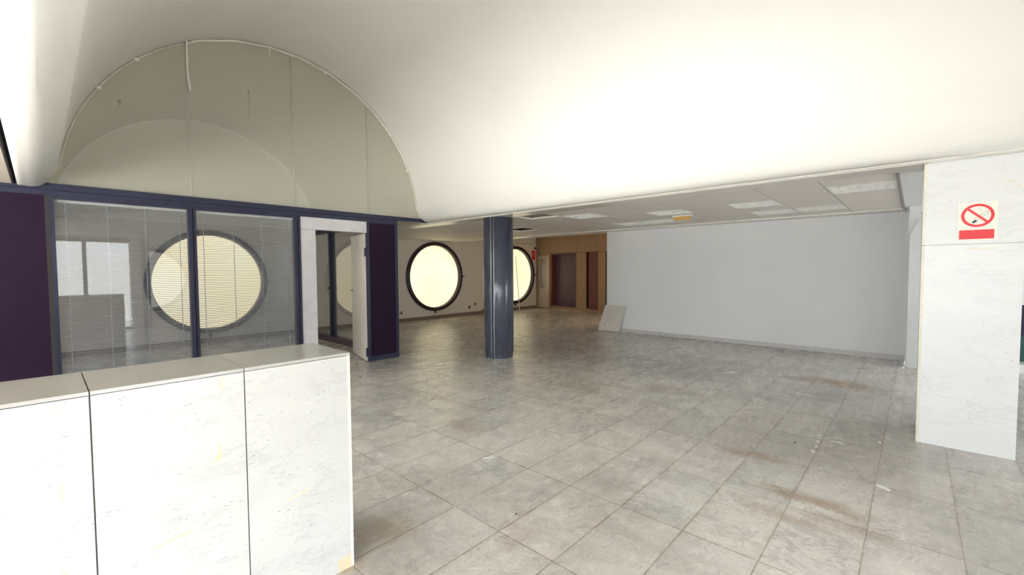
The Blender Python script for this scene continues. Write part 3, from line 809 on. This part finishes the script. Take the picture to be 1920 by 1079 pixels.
# small things on and near the far wall
ex = thing('fire_extinguisher_sign', 'small red fire equipment sign high on the wall right of the round window', 'sign', (13.84, YF, 2.18))
obj('plate', bx(((13.74, YF-.008, 2.0), (13.94, YF, 2.37))), M_SRED, ex)
obj('pictogram', bx(((13.815, YF-.0095, 2.09), (13.85, YF-.008, 2.28)), ((13.85, YF-.0095, 2.24), (13.875, YF-.008, 2.27)), ((13.825, YF-.0095, 2.28), (13.84, YF-.008, 2.31))), mat('pictogram_pink', (.85, .35, .33), .5), ex)
bm = bmesh.new(); tube(bm, [(13.93, YF, 2.47), (13.93, YF-.03, 2.47)], .045, 16); tube(bm, [(13.93, YF-.03, 2.47), (13.93, YF-.07, 2.45)], [.04, .02], 16)
tag(obj('wall_siren', bm, M_BLACK), 'small dark round siren on the wall above the red sign', 'siren')
for x, z, s, m, lb in ((10.29, .27, .05, paint('grey_socket', (.20, .17, .15), .5), 'dark grey wall socket low on the wall, left of the orange one'),
                      (10.56, .36, .05, paint('orange_socket', (.50, .20, .07), .5), 'orange wall socket low on the far wall beside the blue column'),
                      (7.50, .28, .05, paint('beige_socket', (.50, .40, .22), .5), 'beige wall socket just right of the dark partition panel')):
    s_ = thing('wall_socket', lb, 'socket', (x, YF, z), 'wall sockets on the far wall')
    obj('face_plate', bx(((x-s, YF-.012, z-s), (x+s, YF, z+s))), m, s_, bevel=.004)
    obj('socket_well', tube(bmesh.new(), [(x, YF-.014, z), (x, YF-.011, z)], s*.55, 14), M_BLACK, s_)
bm = bmesh.new(); tube(bm, [(12.50, 11.15, .012), (12.63, YF-.10, 2.1)], .014, 8)
tag(obj('thin_pole', bm, M_TRIM), 'thin pale pole leaning against the round window behind the blue column', 'pole')
bm = bx(((10.9, YF-.05, .10), (11.2, YF-.001, .16)))
tag(obj('junction_box', bm, paint('brown_box', (.25, .17, .14), .5), bevel=.005), 'low brown junction box on the skirting just left of the blue column', 'box')

# leaning board
lb = thing('leaning_board', 'pale square board leaning against the left end of the white wall', 'board', (9.9, 5.7, 0))
bm = bmesh.new()
p0, p1 = Vector((9.80, 6.02, .004)), Vector((9.86, 5.44, .004))
t0, t1 = Vector((9.985, 5.905, .655)), Vector((9.985, 5.31, .655))
nrm = (p1-p0).cross(t0-p0).normalized()*.012
if nrm.x > 0: nrm = -nrm
A = [bm.verts.new(p) for p in (p0, p1, t1, t0)]; B = [bm.verts.new(p+nrm) for p in (p0, p1, t1, t0)]
bm.faces.new(A); bm.faces.new(B[::-1])
for i in range(4): bm.faces.new((A[i], B[i], B[(i+1) % 4], A[(i+1) % 4]))
bmesh.ops.recalc_face_normals(bm, faces=bm.faces)
obj('board_panel', bm, M_BOARD, lb, bevel=.002)

# marble clad pier beside the white wall
pr = thing('marble_pier', 'narrow marble-clad pier with a slanted top, behind the big pillar', 'pier', (9.65, -.1, 0))
struct('wall_right_end', bx(((9.34, -.5, 0), (10.0, .085, 2.548))), M_WHITE)
bm = prism([(-.42, 0), (.05, 0), (.072, .03), (.075, 2.10), (-.02, 2.32), (-.42, 2.32)], 0, 9.30, 9.338)
obj('marble_slab', bm, M_PIL, pr, bevel=.004)
vt = thing('wall_vent', 'slim dark vertical vent slot high on the left side of the marble pillar', 'vent', (5.85, -.035, 2.27))
obj('vent_frame', bx(((5.83, -.04, 2.13), (5.93, -.030, 2.39))), M_METAL, vt)
obj('vent_slot', bx(((5.845, -.031, 2.145), (5.915, -.029, 2.375))), M_GAP, vt)

# ------------------------------------------------------------------ ceiling lights
def light_proto():
    r = thing('ceiling_light', 'x', 'ceiling light', (0, 0, 2.548), 'recessed louvered ceiling lights')
    w, h, z = TW-.012, TH-.012, 0.0
    def off(bm):
        for v in bm.verts: v.co.z += 0
        return bm
    bm = bmesh.new(); e = .022
    for a, b in (((0, 0), (w, e)), ((0, h-e), (w, h)), ((0, e), (e, h-e)), ((w-e, e), (w, h-e))): box(bm, (a[0], a[1], z-.004), (b[0], b[1], z+.02))
    o = obj('light_frame', bm, M_TRIM); o.parent = r
    bm = bx(((0, 0, z+.09), (w, h, z+.10)), ((0, 0, z+.02), (.004, h, z+.09)), ((w-.004, 0, z+.02), (w, h, z+.09)), ((0, 0, z+.02), (w, .004, z+.09)), ((0, h-.004, z+.02), (w, h, z+.09)))
    o = obj('housing', bm, M_HOUS); o.parent = r
    bm = bmesh.new()
    for i in range(5):
        x = e+(w-2*e)*i/4; t = .010 if 0 < i < 4 else .005
        prism([(x-t, z-.002), (x+t, z-.002), (x+.002, z+.05), (x-.002, z+.05)], 1, e, h-e, bm)
    for j in range(8):
        y = e+(h-2*e)*j/7
        prism([(y-.004, z), (y+.004, z), (y+.001, z+.048), (y-.001, z+.048)], 0, e, w-e, bm)
    o = obj('louver', bm, M_LOUV); o.parent = r
    bm = bmesh.new()
    for i in range(4):
        x = e+(w-2*e)*(i+.5)/4; tube(bm, [(x, .03, z+.07), (x, h-.03, z+.07)], .012, 8)
    o = obj('lamp_tubes', bm, M_LOUV); o.parent = r
    return r


LAB = {'A': 'unlit louvered ceiling light nearest the marble pillar',
       'B': 'unlit louvered ceiling light between the pillar-side one and the amber emergency lamp, nearer the vault',
       'C': 'right half of the louvered light pair close to the white wall, towards the pillar',
       'D': 'left half of the louvered light pair close to the white wall, towards the pillar',
       'E': 'unlit louvered ceiling light just on the vault side of the amber emergency lamp',
       'F': 'right half of the distant louvered light pair, touching the amber emergency lamp in view',
       'G': 'left half of the distant louvered light pair, above the left end of the white wall',
       'H': 'unlit louvered ceiling light farthest left, nearest the blue round column'}
proto = light_proto(); first = True
for (i, j), k in LIGHTS.items():
    if first: r = proto; first = False
    else:
        r = proto.copy(); COL.objects.link(r)
        for ch in list(proto.children):
            c = ch.copy(); COL.objects.link(c); c.parent = r
    r.location = (TX0+i*TW+.006, TY0+j*TH+.006, 2.548); r['label'] = LAB[k]

em = thing('emergency_lamp', 'small amber emergency lamp fixed under the tiled ceiling', 'emergency lamp', (7.83, 3.08, 2.545))
bm = bx(((7.79, 2.93, 2.525), (7.90, 3.24, 2.547))); obj('mounting_plate', bm, M_TRIM, em, bevel=.003)
obj('diffuser', bx(((7.80, 2.945, 2.462), (7.89, 3.225, 2.525))), M_ORANGE, em, bevel=.012)

# ------------------------------------------------------------------ bits on the floor
def chip(x, y, sx, sy, rz, label, h=.003):
    bm = bmesh.new(); n = 9; pts = []
    for k in range(n):
        a = 2*PI*k/n; r = .7+.6*random.random()
        pts.append((math.cos(a)*sx*r/2, math.sin(a)*sy*r/2))
    prism(pts, 2, 0, h, bm)
    o = obj('plaster_chip', bm, M_DEB); o.location = (x, y, .0005); o.rotation_euler = (0, 0, rz)
    tag(o, label, 'plaster chip', 'white plaster chips on the floor')


for x, y, l, w, rz, lab in (
        (7.16, 2.03, .36, .10, -.57, 'largest white plaster flake on the floor, in front of the white wall'),
        (7.15, 1.83, .07, .04, -.37, 'small white chip touching the right end of the largest flake'),
        (7.38, 1.62, .10, .035, -.52, 'small white chip lying right of the largest flake'),
        (6.47, .96, .24, .022, -1.60, 'long thin bright white streak of plaster on the dark part of the floor'),
        (7.15, 1.26, .30, .014, -1.56, 'thin faint plaster streak behind the bright long one'),
        (4.97, .63, .06, .03, .2, 'farthest of the four white chips in a row on a tile joint'),
        (4.80, .62, .07, .03, .3, 'second farthest of the four white chips in a row on a tile joint'),
        (4.65, .61, .05, .022, .1, 'second nearest of the four white chips in a row on a tile joint'),
        (4.51, .61, .07, .034, .3, 'nearest of the four white chips in a row on a tile joint'),
        (4.89, .48, .12, .012, -1.57, 'thin white splinter just right of the row of four chips'),
        (5.15, .20, .07, .02, -3.0, 'tiny white chip on the joint between the row of four and the marble pillar'),
        (7.03, 3.28, .34, .045, -.74, 'long pale flake on the floor near the leaning board'),
        (6.57, 2.99, .11, .03, -.16, 'short pale flake just before the long pale flake'),
        (4.10, .14, .10, .05, -2.25, 'blurred white plaster smear on the tiles in front of the marble pillar'),
        (2.53, 2.63, .12, .018, -.5, 'slim white chip in the foreground beyond the end of the counter')):
    chip(x, y, l, w, rz, lab)
for x, y, s, lb_ in ((4.625, .769, .018, 'small black grit speck beside the row of white plaster chips'), (2.058, 1.875, .014, 'small black grit speck in the foreground right of the counter'),
                     (3.196, 6.056, .026, 'small dark grit speck before the office doorway'), (1.252, 2.49, .014, 'black grit speck against the end of the marble counter'),
                     (3.60, 6.92, .03, 'dark grit lump at the foot of the open door')):
    bm = bmesh.new(); bmesh.ops.create_icosphere(bm, subdivisions=1, radius=s/2)
    for v in bm.verts: v.co = Vector((v.co.x*random.uniform(.8, 1.4), v.co.y, max(v.co.z*.7, -.3*s)))
    o = obj('grit_speck', bm, M_SPECK); o.location = (x, y, s*.3); tag(o, lb_, 'debris')
